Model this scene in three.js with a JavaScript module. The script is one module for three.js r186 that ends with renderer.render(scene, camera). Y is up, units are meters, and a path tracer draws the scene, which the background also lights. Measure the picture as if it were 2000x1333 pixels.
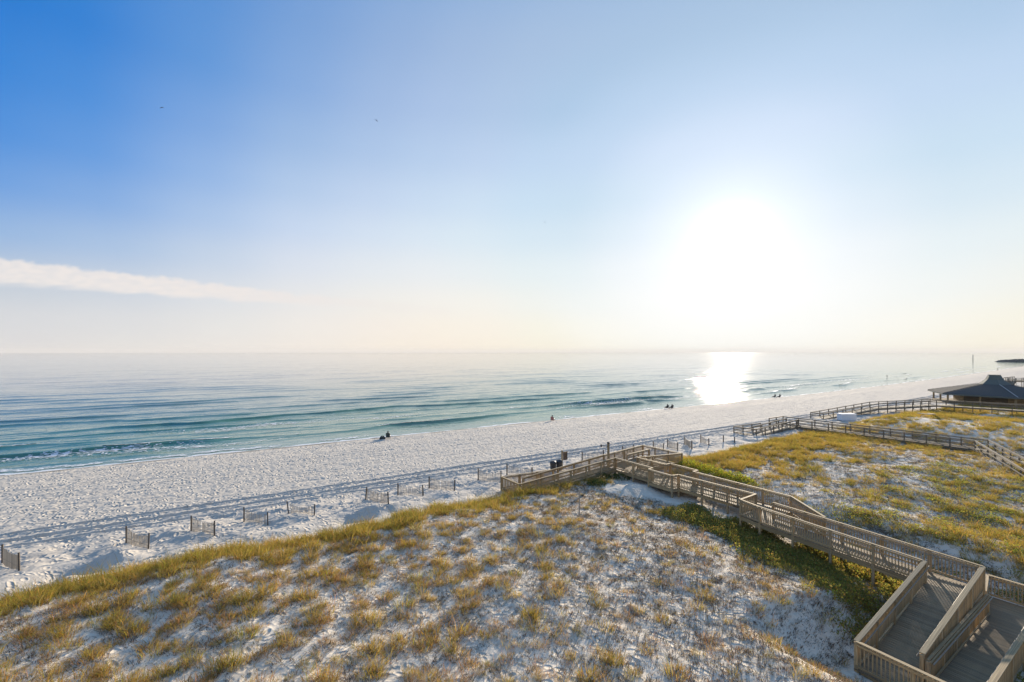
import * as THREE from 'three';
import { createNoise2D } from 'simplex-noise';
import { mergeGeometries } from 'three/addons/utils/BufferGeometryUtils.js';
import { RoundedBoxGeometry } from 'three/addons/geometries/RoundedBoxGeometry.js';
import { MarchingCubes } from 'three/addons/objects/MarchingCubes.js';

// ---------------------------------------------------------------- camera, sky, sun, exposure
// World axes follow the shore: +x runs along the beach, -z points out to sea. Points are written (u, v) = (x, -z). Sea level is y = 0.
const FOCAL = 889, CAM_Y = 13.5, HORIZON = 688, YAW = 32.4 * Math.PI / 180;
const EXPOSURE = 1.85;
const scene = new THREE.Scene();
const camera = new THREE.PerspectiveCamera(2 * Math.atan(666.5 / FOCAL) * 180 / Math.PI, 2000 / 1333, 0.1, 40000);
camera.position.set(0, CAM_Y, 0);
camera.rotation.order = 'YXZ';
camera.rotation.y = -YAW;
camera.setViewOffset(2000, 1333, 0, 666.5 - HORIZON, 2000, 1333);   // level camera, lens shifted up
const SY = Math.sin(YAW), CY = Math.cos(YAW);
// photo pixel -> (u, v) on the horizontal plane of height y
function pix(px, py, y) {
  const d = (CAM_Y - y) * FOCAL / (py - HORIZON), X = (px - 1000) / FOCAL * d;
  return [X * CY + d * SY, -X * SY + d * CY];
}
const depthOf = (u, v) => u * SY + v * CY;

const SUN_AZ = 25.8 * Math.PI / 180, SUN_EL = 12.7 * Math.PI / 180;
const sunDir = new THREE.Vector3(Math.cos(SUN_EL) * Math.sin(YAW + SUN_AZ), Math.sin(SUN_EL), -Math.cos(SUN_EL) * Math.cos(YAW + SUN_AZ));
const sun = new THREE.DirectionalLight(new THREE.Color(1.0, 0.86, 0.68), 4.8);
sun.name = 'sun';
sun.position.copy(sunDir).multiplyScalar(200).add(new THREE.Vector3(30, 0, -30));
sun.target.position.set(30, 0, -30);
sun.castShadow = true;
sun.shadow.mapSize.set(4096, 4096);
Object.assign(sun.shadow.camera, { left: -110, right: 110, top: 70, bottom: -70, near: 1, far: 500 });
sun.shadow.radius = 2;
scene.add(sun, sun.target);

const renderer = new THREE.WebGLRenderer({ antialias: true });
renderer.toneMapping = THREE.LinearToneMapping;
renderer.toneMappingExposure = EXPOSURE;
renderer.shadowMap.enabled = true;

// ---------------------------------------------------------------- small tools
function rng(seed) { let a = seed >>> 0; return () => { a = (a + 0x6D2B79F5) | 0; let t = Math.imul(a ^ (a >>> 15), 1 | a); t = (t + Math.imul(t ^ (t >>> 7), 61 | t)) ^ t; return ((t ^ (t >>> 14)) >>> 0) / 4294967296; }; }
const n1 = createNoise2D(rng(11)), n2 = createNoise2D(rng(22)), n3 = createNoise2D(rng(33)), n4 = createNoise2D(rng(44));
const clamp = (x, a = 0, b = 1) => Math.min(b, Math.max(a, x));
const ss = (a, b, x) => { const t = clamp((x - a) / (b - a)); return t * t * (3 - 2 * t); };
const lerp = (a, b, t) => a + (b - a) * t;
const lin = c => { c /= 255; return c <= 0.04045 ? c / 12.92 : Math.pow((c + 0.055) / 1.055, 2.4); };
function curve(xs, ys, x) {   // monotone-ish smooth table
  if (x <= xs[0]) return ys[0];
  for (let i = 1; i < xs.length; i++) if (x <= xs[i]) { const t = (x - xs[i - 1]) / (xs[i] - xs[i - 1]); return lerp(ys[i - 1], ys[i], t * t * (3 - 2 * t)); }
  return ys[ys.length - 1];
}
const taken = {};
function numbered(name) { const k = taken[name] = (taken[name] ?? -1) + 1; return k ? `${name}_${String(k).padStart(3, '0')}` : name; }
function shadows(o) { o.castShadow = o.receiveShadow = true; return o; }
function tag(o, label, category, group) { o.userData.label = label; o.userData.category = category; if (group) o.userData.group = group; return o; }
function thing(name, label, category, pos, group) {
  const o = new THREE.Group(); o.name = numbered(name); o.position.set(...pos); scene.add(o);
  return tag(o, label, category, group);
}
function mesh(name, geo, mat, parent = scene) { const m = shadows(new THREE.Mesh(geo, mat)); m.name = parent === scene ? numbered(name) : name; parent.add(m); return m; }

// ---------------------------------------------------------------- sky (air and one bank of cloud)
{
  const W = 3072, H = 1536, data = new Float32Array(W * H * 4);
  const G = [0, 6, 12, 18, 24, 30, 36, 42, 50, 58, 66, 74, 84, 100, 130, 180], E = [0, 3, 6, 10, 14, 18, 23, 28, 34, 42, 60, 90];
  const T = [   // colour of the air by angle from the sun (G) and height above the horizon (E), degrees
    [[254,253,248], [254,254,252], [254,254,254], [250,253,254], [242,249,254], [228,240,254], [216,231,251], [198,219,244], [175,201,229], [154,185,221], [120,163,216], [140,174,215]],
    [[254,253,248], [254,254,252], [254,254,254], [247,251,254], [235,244,253], [226,238,253], [216,231,251], [198,219,244], [175,201,229], [154,185,221], [120,163,216], [140,174,215]],
    [[254,253,246], [253,253,249], [250,252,251], [241,247,251], [225,238,249], [213,231,247], [210,227,249], [198,219,244], [175,201,229], [154,185,221], [120,163,216], [140,174,215]],
    [[254,251,238], [252,251,243], [244,248,246], [233,243,247], [216,233,245], [203,225,243], [196,218,243], [188,212,239], [175,201,229], [154,185,221], [120,163,216], [140,174,215]],
    [[252,245,225], [249,246,232], [243,245,240], [231,241,244], [216,233,245], [203,225,244], [192,215,241], [176,203,232], [171,197,227], [154,185,221], [120,163,216], [140,174,215]],
    [[253,243,224], [251,244,231], [246,244,237], [233,240,243], [219,234,245], [206,225,244], [190,211,239], [176,200,231], [168,193,225], [150,182,220], [120,163,216], [140,174,215]],
    [[253,241,224], [250,242,229], [245,242,236], [233,238,242], [217,231,244], [201,220,242], [183,206,236], [171,195,230], [161,187,223], [141,176,218], [120,163,216], [140,174,215]],
    [[251,240,224], [247,239,229], [241,239,234], [228,234,240], [211,225,242], [194,213,239], [173,198,232], [160,187,226], [148,178,220], [130,168,215], [120,163,216], [140,174,215]],
    [[246,237,226], [241,236,230], [233,233,233], [218,226,238], [198,215,239], [178,202,234], [155,186,227], [135,172,222], [123,163,216], [111,155,212], [115,159,214], [140,174,215]],
    [[238,232,225], [231,230,228], [220,224,230], [197,212,232], [171,197,232], [147,182,229], [123,166,223], [98,152,217], [90,146,213], [90,143,209], [110,155,212], [140,174,215]],
    [[229,226,222], [221,222,224], [205,213,224], [170,195,227], [134,174,226], [103,157,223], [77,143,218], [54,130,212], [59,130,210], [71,133,207], [107,153,210], [140,174,215]],
    [[220,218,218], [215,217,221], [194,205,218], [150,183,224], [107,159,223], [73,142,219], [47,129,213], [29,118,208], [41,121,207], [58,126,205], [106,152,209], [140,174,214]],
    [[217,215,216], [205,210,217], [187,200,218], [151,182,220], [113,162,221], [81,145,218], [52,130,213], [39,122,209], [44,121,206], [58,127,205], [109,154,209], [141,174,213]],
    [[219,216,215], [208,211,216], [195,204,218], [176,194,220], [155,183,220], [129,168,219], [100,153,216], [87,144,213], [80,139,210], [85,141,208], [122,161,211], [143,174,212]],
    [[220,217,215], [212,213,217], [203,209,218], [191,202,219], [177,195,220], [163,186,219], [146,176,217], [132,167,215], [125,162,213], [128,164,212], [131,166,212], [131,166,212]],
    [[220,217,215], [215,215,216], [215,215,216], [215,215,216], [215,215,216], [215,215,216], [215,215,216], [215,215,216], [215,215,216], [215,215,216], [215,215,216], [215,215,216]],
  ].map(r => r.map(c => c.map(lin)));
  const at = (xs, x) => { let i = 1; while (i < xs.length - 1 && x > xs[i]) i++; const t = clamp((x - xs[i - 1]) / (xs[i] - xs[i - 1])); return [i - 1, t * t * (3 - 2 * t) * 0.4 + t * 0.6]; };
  const cloudTop = [[-1400, 500], [-600, 455], [0, 505], [150, 524], [360, 549], [470, 560], [560, 574], [640, 581], [740, 587], [900, 606]];
  const cloudBot = [[-1400, 520], [-600, 540], [0, 550], [150, 561], [300, 573], [500, 587], [700, 599], [900, 612]];
  const poly = (p, x) => { for (let i = 1; i < p.length; i++) if (x <= p[i][0]) return lerp(p[i - 1][1], p[i][1], (x - p[i - 1][0]) / (p[i][0] - p[i - 1][0])); return p[p.length - 1][1]; };
  for (let j = 0; j < H; j++) {
    const el = ((j + 0.5) / H - 0.5) * Math.PI, eD = Math.max(0, el * 180 / Math.PI);
    const [ei, et] = at(E, eD);
    for (let i = 0; i < W; i++) {
      const az = ((i + 0.5) / W * 2 - 1) * Math.PI, x = Math.cos(el) * Math.cos(az), y = Math.sin(el), z = Math.cos(el) * Math.sin(az);
      const cg = x * sunDir.x + Math.max(y, 0) * sunDir.y + z * sunDir.z, g = Math.acos(clamp(cg, -1, 1)) * 180 / Math.PI;
      const [gi, gt] = at(G, g);
      const glare = 0.4 * Math.exp(-Math.pow(g / 3.4, 2)) + 0.13 * Math.exp(-Math.pow(g / 9.5, 2));
      const c = [0, 0, 0];
      for (let k = 0; k < 3; k++) c[k] = lerp(lerp(T[gi][ei][k], T[gi][ei + 1][k], et), lerp(T[gi + 1][ei][k], T[gi + 1][ei + 1][k], et), gt) + glare * [1, 0.99, 0.97][k];
      if (j >= H / 2 && eD < 16) {   // the cloud bank low over the sea
        const f = x * SY - z * CY;
        if (f > 0.12) {
          const px = 1000 + FOCAL * (x * CY + z * SY) / f, py = HORIZON - FOCAL * y / f;
          if (px > -1400 && px < 900) {
            const s = 15 + 12 * ss(400, -400, px);
            const puff = 6 * n1(px / 75, 3) + 4.5 * n2(px / 26, py / 14) + 2.6 * n3(px / 10, py / 7);
            const a = ss(-3, 5, py - poly(cloudTop, px) + puff * 0.55 * ss(860, 600, px) + 1) * (1 - ss(-s * 0.25, s * 0.55, py - poly(cloudBot, px) + 4 * n4(px / 90, py / 14)));
            const dens = a * (0.3 + 0.7 * ss(860, 420, px)) * ss(900, 840, px) * ss(-1400, -700, px) * (0.85 + 0.15 * n2(px / 40, py / 12));
            const cc = [240, 233, 229].map(lin);
            for (let k = 0; k < 3; k++) c[k] = lerp(c[k], cc[k], dens);
          }
        }
      }
      const o = (j * W + i) * 4;
      for (let k = 0; k < 3; k++) data[o + k] = c[k] / EXPOSURE;
      data[o + 3] = 1;
    }
  }
  const t = new THREE.DataTexture(data, W, H, THREE.RGBAFormat, THREE.FloatType);
  t.mapping = THREE.EquirectangularReflectionMapping; t.magFilter = t.minFilter = THREE.LinearFilter; t.needsUpdate = true;
  scene.background = t; scene.environment = t;
}

// ---------------------------------------------------------------- textures
function dataTex(size, fn, srgb = false) {
  const d = new Uint8Array(size * size * 4);
  for (let j = 0; j < size; j++) for (let i = 0; i < size; i++) { const c = fn(i, j), o = (j * size + i) * 4; d[o] = c[0]; d[o + 1] = c[1]; d[o + 2] = c[2]; d[o + 3] = 255; }
  const t = new THREE.DataTexture(d, size, size); t.wrapS = t.wrapT = THREE.RepeatWrapping; t.magFilter = t.minFilter = THREE.LinearFilter; if (srgb) t.colorSpace = THREE.SRGBColorSpace; t.needsUpdate = true; return t;
}
// tileable noise on [0,1)^2: blend of four shifted copies is costly, so use value noise on a wrapped lattice
function tileNoise(seed, cells) {
  const r = rng(seed), g = new Float32Array(cells * cells).map(() => r() * 2 - 1);
  return (x, y) => { x = (x - Math.floor(x)) * cells; y = (y - Math.floor(y)) * cells; const i = Math.floor(x), j = Math.floor(y); let fx = x - i, fy = y - j; fx = fx * fx * (3 - 2 * fx); fy = fy * fy * (3 - 2 * fy); const i1 = (i + 1) % cells, j1 = (j + 1) % cells; return lerp(lerp(g[(j % cells) * cells + i % cells], g[(j % cells) * cells + i1], fx), lerp(g[j1 * cells + i % cells], g[j1 * cells + i1], fx), fy); };
}
function sandBump(seed, pits, tile, rake) {   // trodden sand: prints pressed into it, ripples and grain
  const S = 1024, h = new Float32Array(S * S), r = rng(seed);
  const a = tileNoise(seed + 1, 24), b = tileNoise(seed + 2, 61), c = tileNoise(seed + 3, 173);
  for (let j = 0; j < S; j++) for (let i = 0; i < S; i++) { const x = i / S, y = j / S; h[j * S + i] = 0.35 * a(x, y) + 0.3 * b(x, y) + 0.16 * c(x, y) + rake * 0.35 * Math.sin(y * Math.PI * 2 * 20 + 1.6 * a(x, 0.3)) ; }
  const m = S / tile;
  for (let k = 0; k < pits; k++) {
    const cx = r() * S, cy = r() * S, an = r() * Math.PI, L = (0.13 + 0.12 * r()) * m, Wd = (0.07 + 0.06 * r()) * m, D = 0.5 + 0.8 * r(), R = Math.ceil(L * 1.8);
    for (let dj = -R; dj <= R; dj++) for (let di = -R; di <= R; di++) {
      const p = (di * Math.cos(an) + dj * Math.sin(an)) / L, q = (-di * Math.sin(an) + dj * Math.cos(an)) / Wd, d2 = p * p + q * q;
      if (d2 > 4) continue;
      const o = (((Math.round(cy) + dj) % S + S) % S) * S + ((Math.round(cx) + di) % S + S) % S;
      h[o] += -D * Math.exp(-d2 * 1.6) + 0.35 * D * Math.exp(-Math.pow(Math.sqrt(d2) - 1.35, 2) * 9);
    }
  }
  let lo = 1e9, hi = -1e9; for (const x of h) { lo = Math.min(lo, x); hi = Math.max(hi, x); }
  return { tex: dataTex(S, (i, j) => { const x = (h[j * S + i] - lo) / (hi - lo) * 255; return [x, x, x]; }), range: hi - lo };
}
const beachBump = sandBump(101, 1500, 20, 0.5), duneBump = sandBump(202, 900, 14, 0);
const grain = (() => {
  const a = tileNoise(7, 40), b = tileNoise(8, 9), c = tileNoise(9, 128);
  return dataTex(256, (i, j) => { const x = i / 256, y = j / 256; const k = 208 + 30 * a(x * 0.15, y) + 24 * b(x, y) + 26 * c(x * 0.05, y); return [clamp(k, 0, 255), clamp(k - 2, 0, 255), clamp(k - 6, 0, 255)]; }, true);
})();

// ---------------------------------------------------------------- ground shape
const coast = u => u < 150 ? 0 : 35 * Math.pow((u - 150) / 510, 1.3);
const duneEdge = u => 31.3 + 0.9 * n1(u * 0.09, 5) + 0.5 * n2(u * 0.31, 9) + 0.8 * ss(40, 60, u);
const PV = [-60, 0, 20, 30, 36, 42, 58, 66, 69.5, 72, 76, 85, 100, 140], PY = [1.6, 1.6, 1.6, 1.55, 1.5, 1.35, 1.15, 0.72, 0.36, 0, -0.45, -1.1, -2, -4];
const hollows = [pix(690, 1008, 1.6), pix(150, 1112, 1.6), pix(30, 1160, 1.6)];
const patch = pix(1228, 955, 2.0);
function ground(u, v) {
  const w = v - coast(u), e = duneEdge(u);
  let y = curve(PV, PY, w);
  const dune = ss(e + 1.6, e - 3.2, w);
  if (dune > 0) {
    y += dune * (0.8 + 0.18 * n1(u * 0.08, v * 0.08) + 0.05 * n2(u * 0.34, v * 0.34) + 0.9 * Math.exp(-(Math.pow((u - 92) / 13, 2) + Math.pow((v - 24) / 9, 2))));
    y += dune * (0.035 * n3(u * 0.9, v * 0.9) + 0.018 * n4(u * 2.1, v * 2.1) + 0.008 * n2(u * 3.4, v * 3.4));
    const cw = Math.max(Math.exp(-Math.pow((u - 31) / (u < 31 ? 6 : 5), 2)) * ss(34, 29, v), ss(17, 20.5, u) * ss(38, 34, u) * ss(11.5, 8.6, v));
    const low = curve([0, 4, 8, 17, 26, 31], [0.45, 0.5, 0.75, 1.35, 1.75, 1.75], v);
    y = lerp(y, low + 0.1 * n2(u * 0.4, v * 0.4) + 0.03 * n4(u * 2, v * 2), cw * 0.95);
    y -= 0.7 * ss(36, 44, u) * ss(18, 6, v) * ss(75, 60, u) + 0.9 * dune * Math.exp(-Math.pow((u - 75) / 7, 2)) + 1.0 * dune * ss(104, 112, u) * ss(36, 33, v);
    y += 0.4 * Math.exp(-(Math.pow((u - patch[0]) / 2, 2) + Math.pow((v - patch[1]) / 1.6, 2)));
  }
  if (w > 31 && w < 47) {   // drifted sand round the fences
    const q = ss(31, 34, w) * ss(42, 38.5, w);
    y += q * (0.14 * n1(u * 0.22, v * 0.3) + 0.04 * n2(u * 0.8, v * 0.9));
    for (const [c, r, d] of [[43.5, 0.2, 0.15], [42.05, 0.26, 0.2], [40.7, 0.18, 0.13]]) {   // wheel ruts
      const x = (w - c - 0.12 * n3(u * 0.03, c)) / r;
      if (Math.abs(x) < 3) y += d * (-Math.exp(-x * x) + 0.5 * Math.exp(-Math.pow(Math.abs(x) - 1.5, 2) * 4)) * (0.8 + 0.3 * n4(u * 1.5, c));
    }
  }
  for (const [hu, hv] of hollows) { const d2 = Math.pow((u - hu) / 1.5, 2) + Math.pow((v - hv) / 0.9, 2); if (d2 < 6) y += -0.55 * Math.exp(-d2 * 1.3) + 0.34 * Math.exp(-(Math.pow((u - hu - 1.7) / 0.8, 2) + Math.pow((v - hv - 0.9) / 0.8, 2))); }
  if (w > 33 && w < 70.5) {   // trodden, graded beach
    const k = ss(33, 37, w) * ss(70.5, 68, w);
    y += k * (0.03 * n3(u * 1.5, w * 1.7) + 0.027 * n4(u * 2.9, w * 3.1) + 0.035 * n2(u * 0.05, w * 0.9) + 0.026 * n1(u * 0.22, w * 2.0));
  }
  return y;
}
function hit(px, py) {   // where the ray through a photo pixel meets the ground
  let y = 1.5, p;
  for (let k = 0; k < 8; k++) { p = pix(px, py, y); y = ground(...p); }
  return [p[0], y, p[1]];
}
function axis(...spans) { const a = [spans[0][0]]; for (const [from, to, step, grow = 1] of spans) { let x = from, s = step; while (x + s * 0.6 < to) { x = Math.min(to, x + s); s *= grow; a.push(x); } if (a[a.length - 1] < to) a.push(to); } return a; }
function sheet(us, vs, height, colour, uvScale) {
  const nu = us.length, nv = vs.length, pos = new Float32Array(nu * nv * 3), uv = new Float32Array(nu * nv * 2), col = new Float32Array(nu * nv * 3), idx = new Uint32Array((nu - 1) * (nv - 1) * 6);
  let o = 0;
  for (let j = 0; j < nv; j++) for (let i = 0; i < nu; i++, o++) {
    const u = us[i], v = vs[j];
    const s = Math.max((us[Math.min(i + 1, nu - 1)] - u) / 5, vs[Math.min(j + 1, nv - 1)] - v);
    const y = height(u, v, s), c = colour(u, v, y);
    pos.set([u, y, -v], o * 3); uv.set([u / uvScale, v / uvScale], o * 2); col.set(c, o * 3);
  }
  let t = 0;
  for (let j = 0; j < nv - 1; j++) for (let i = 0; i < nu - 1; i++) { const a = j * nu + i, b = a + 1, c = a + nu, d = c + 1; idx.set([a, b, d, a, d, c], t); t += 6; }
  const g = new THREE.BufferGeometry();
  g.setAttribute('position', new THREE.BufferAttribute(pos, 3)); g.setAttribute('uv', new THREE.BufferAttribute(uv, 2)); g.setAttribute('color', new THREE.BufferAttribute(col, 3)); g.setIndex(new THREE.BufferAttribute(idx, 1));
  g.computeVertexNormals();
  return g;
}
const SPLIT = 35;
const sandColour = (u, v) => {
  const w = v - coast(u), k = 1 + 0.05 * n1(u * 0.5, v * 0.5) + 0.05 * n2(u * 2, v * 2);
  const wet = ss(68.6, 70, w + 0.9 * n3(u * 0.1, 1) + 0.4 * n2(u * 0.4, 2)), duff = w < duneEdge(u) ? 0.42 * ss(0.0, 0.8, n3(u * 0.35, v * 0.35) + 0.5 * n4(u * 1.6, v * 1.6)) : 0;   // wet sand at the water's edge; plant litter in patches on the dune
  const land = ss(35, 31, w), c = [lerp(0.53, 0.67, land) * k, lerp(0.475, 0.59, land) * k, lerp(0.395, 0.47, land) * k];   // graded beach sand is greyer than blown dune sand
  const d = [0.26, 0.23, 0.18], g = [0.38, 0.31, 0.22];
  return c.map((x, i) => lerp(lerp(x, g[i], duff), d[i], wet));
};
{
  const us = axis([-400, -60, 20], [-60, -16, 2], [-16, 58, 0.15], [58, 110, 0.3], [110, 4000, 0.45, 1.036]);
  const bMat = new THREE.MeshStandardMaterial({ vertexColors: true, roughness: 1, bumpMap: beachBump.tex, bumpScale: 0.042 * beachBump.range });
  const dMat = new THREE.MeshStandardMaterial({ vertexColors: true, roughness: 1, bumpMap: duneBump.tex, bumpScale: 0.03 * duneBump.range });
  const sand = mesh('beach_sand', sheet(us, axis([SPLIT, 39.8, 0.15], [39.8, 44.4, 0.07], [44.4, 74, 0.2], [74, 240, 0.7, 1.004], [240, 900, 3, 1.1]), (u, v) => ground(u, v), sandColour, 20), bMat);
  sand.userData.kind = 'structure';
  const dunes = mesh('dune_ground', sheet(us, axis([-300, -30, 15], [-30, 2, 1], [2, SPLIT, 0.15]), (u, v) => ground(u, v), sandColour, 14), dMat);
  dunes.userData.kind = 'structure';
}
console.log('ground done');

// ---------------------------------------------------------------- sea
let crest = 0, set = 0;   // phase and strength of the swell at the last point asked for
function swell(u, v, step = 0.3) {
  const w = v - coast(u), off = w - 72;
  if (off < -4) return -0.02;
  const near = ss(1, 12, off), o = Math.max(0, off);
  const warp = 2.4 * n1(u * 0.011, v * 0.02) + 0.9 * n2(u * 0.035, v * 0.05) + 0.5 * n4(u * 0.09, v * 0.1);
  const ph = 2 * Math.PI * (34 * (1 - Math.exp(-o / 310)) + o / 60) + u * 0.018 * ss(5, 80, off) + warp;   // crests crowd together towards the beach
  const L = 1 / (34 / 310 * Math.exp(-o / 310) + 1 / 60), fade = q => clamp((q / step - 3) / 3);
  const group = 0.2 + 0.9 * ss(-0.5, 0.7, n3(u * 0.014, v * 0.035));
  crest = ph; set = group;
  let y = (0.56 * Math.pow(0.5 + 0.5 * Math.sin(ph), 6) - 0.1) * group * near * (0.34 + 0.66 * Math.exp(-off / 60)) * fade(L) * (1 + 0.6 * ss(60, 75, u) * ss(140, 100, u) * ss(50, 10, off));
  y += 0.05 * (0.5 + 0.5 * n2(u * 0.02, v * 0.03)) * Math.sin(1.7 * ph + 0.06 * u + 3 * n3(u * 0.025, v * 0.06)) * near * fade(L * 0.6);
  y += 0.04 * n4(u * 0.13, v * 0.4) * fade(4.5) * ss(0, 6, off);
  y += 0.016 * n3(u * 0.4, v * 1.0) * fade(1.8) * ss(0, 4, off);
  y += 0.006 * n1(u * 1.3, v * 2.4) * fade(0.8) * ss(0, 3, off);
  return y + 0.01;
}
const seaColour = (u, v) => {   // body colour over pale sand and bars; offshore paled to paint in sky reflection
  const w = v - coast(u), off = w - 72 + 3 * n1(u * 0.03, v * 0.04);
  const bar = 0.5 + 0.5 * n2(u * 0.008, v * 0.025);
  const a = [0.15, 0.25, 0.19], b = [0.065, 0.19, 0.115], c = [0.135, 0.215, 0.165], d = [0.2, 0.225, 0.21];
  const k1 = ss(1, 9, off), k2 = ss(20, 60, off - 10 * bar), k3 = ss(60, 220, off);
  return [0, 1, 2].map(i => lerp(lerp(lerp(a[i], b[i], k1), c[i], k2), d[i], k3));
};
{
  const us = axis([-14000, -3000, 800], [-3000, -420, 50], [-420, -60, 3], [-60, 170, 0.75], [170, 16000, 0.8, 1.055]);
  const vs = axis([69, 130, 0.22], [130, 16000, 0.24, 1.0125]);
  const r0 = tileNoise(50, 8), r1 = tileNoise(51, 20), r2 = tileNoise(52, 47), r3 = tileNoise(53, 110);
  const rip = dataTex(1024, (i, j) => { const x = i / 1024, y = j / 1024, k = 128 + 50 * r0(x, y * 2) + 40 * r1(x, y * 2) + 22 * r2(x, y * 2) + 12 * r3(x, y * 2); return [k, k, k].map(q => clamp(q, 0, 255)); });
  const m = new THREE.MeshPhysicalMaterial({ vertexColors: true, roughness: 0.055, ior: 1.5, bumpMap: rip, bumpScale: 0.06 });
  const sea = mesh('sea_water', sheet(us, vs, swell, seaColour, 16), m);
  sea.userData.kind = 'structure';
  console.log('sea', us.length, vs.length);
}
{   // foam: lacy sheets of froth behind the breaking crests and along the edge of the swash
  const pos = [], idx = [];
  const spills = [[160, 884, 8, 1.3, 0.95], [290, 876, 6, 1.0, 0.7], [400, 869, 6, 1.5, 0.66], [515, 829, 8, 1.7, 0.74], [440, 838, 5, 1.1, 0.66], [730, 815, 7, 1.3, 0.6], [1000, 795, 6, 1.2, 0.62], [1180, 785, 9, 2.4, 0.66], [1260, 782, 10, 3, 0.68], [1330, 776, 8, 2.2, 0.66], [1560, 752, 14, 2.4, 0.7], [1660, 742, 18, 3, 0.68]].map(([px, py, a, b, k]) => [...pix(px, py, 0.2), a * 1.5, b * 0.85, k]);   // where waves have just broken
  const foam = (u, v) => {
    const w = v - coast(u);
    let k = 0;
    const edge = 71.6 + 0.7 * n1(u * 0.07, 2) + 0.35 * n2(u * 0.3, 4);
    k = Math.max(k, 1.05 * Math.exp(-Math.pow((w - edge) / 0.5, 2)), 0.62 * Math.exp(-Math.pow((w - edge - 1.8) / 1.0, 2)) * ss(-0.3, 0.5, n3(u * 0.05, 7)));
    if (w > 74) {   // froth spilling down the back of a breaking crest
      swell(u, v);
      const p = ((crest - 1.45) % 6.2832 + 6.2832) % 6.2832, tail = p < 2.6 ? ss(0, 0.12, p) * (1 - p / 2.6) : 0, broken = ss(-0.2, 0.45, n1(u * 0.055 + 5, v * 0.11) + 0.35 * n4(u * 0.2, v * 0.2));
      const zone = ss(77, 80, w) * ss(103, 94, w) * lerp(0.95, 0.72, ss(15, 40, u)) + 0.25 * ss(60, 75, u) * ss(78, 82, w) * ss(96, 90, w);
      for (const [fu, fv, ru, rv, a] of spills) { const q = Math.pow((u - fu) / ru, 2) + Math.pow((v - fv - 1.6 * n1(u * 0.06, 4)) / rv, 2); if (q < 5) k = Math.max(k, a * Math.exp(-q) * (0.75 + 0.4 * n3(u * 0.25, v * 0.5))); }
      k = Math.max(k, zone * tail * broken * ss(0.1, 0.5, set) * 1.5);
    }
    if (k < 0.06) return 0;
    const lace = 1 - Math.abs(n2(u * 0.45, v * 1.3)) - 0.45 * Math.abs(n4(u * 1.1, v * 2.8));
    return k + 0.8 * (lace - 0.5) * ss(73, 75, w) + 0.35 * (lace - 0.55) + 0.12 * n1(u * 0.3, v * 0.8);
  };
  const grid = (u0, u1, du, v0, v1, dv) => {
    const key = new Map(), vert = (i, j) => { const k = i * 100003 + j; if (!key.has(k)) { const u = u0 + i * du, v = v0 + j * dv + coast(u0 + i * du); key.set(k, pos.length / 3); pos.push(u, Math.max(swell(u, v, Math.max(0.3, (0.8 + 0.055 * (u - 170)) / 5)) + 0.055, ground(u, v) + 0.018), -v); } return key.get(k); };
    for (let i = 0; u0 + i * du < u1; i++) for (let j = 0; v0 + j * dv < v1; j++) {
      const uc = u0 + (i + 0.5) * du;
      if (foam(uc, v0 + (j + 0.5) * dv + coast(uc)) < 0.52) continue;
      const a = vert(i, j), b = vert(i + 1, j), c = vert(i, j + 1), d = vert(i + 1, j + 1); idx.push(a, b, d, a, d, c);
    }
  };
  grid(-30, 150, 0.22, 70, 103, 0.11); grid(150, 620, 0.9, 70, 103, 0.3);
  const g = new THREE.BufferGeometry(); g.setAttribute('position', new THREE.Float32BufferAttribute(pos, 3)); g.setIndex(idx); g.computeVertexNormals();
  const o = mesh('sea_foam', g, new THREE.MeshStandardMaterial({ color: new THREE.Color(0.72, 0.73, 0.72), roughness: 0.9 }));
  o.userData = { kind: 'stuff', label: 'white foam streaks on breaking waves and along the waterline', category: 'foam' };
  console.log('foam tris', idx.length / 3);
}

// ---------------------------------------------------------------- timber
const wood = [[0.6, 0.445, 0.24], [0.5, 0.37, 0.2], [0.68, 0.5, 0.275], [0.55, 0.42, 0.25], [0.63, 0.455, 0.235]].map(c => new THREE.MeshStandardMaterial({ color: new THREE.Color(...c), roughness: 0.8, map: grain }));
const greyWood = [[0.3, 0.245, 0.17], [0.25, 0.205, 0.145], [0.35, 0.285, 0.2]].map(c => new THREE.MeshStandardMaterial({ color: new THREE.Color(...c), roughness: 0.85, map: grain }));
const deckWood = [[0.38, 0.285, 0.165], [0.43, 0.32, 0.185], [0.32, 0.24, 0.145], [0.4, 0.305, 0.185], [0.35, 0.255, 0.145]].map(c => new THREE.MeshStandardMaterial({ color: new THREE.Color(...c), roughness: 0.75, map: grain }));
const handMat = new THREE.MeshStandardMaterial({ color: new THREE.Color(0.42, 0.36, 0.27), roughness: 0.55, map: grain });
const unitBox = new THREE.BoxGeometry(1, 1, 1);
const V = (u, y, v) => new THREE.Vector3(u, y, -v);
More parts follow.
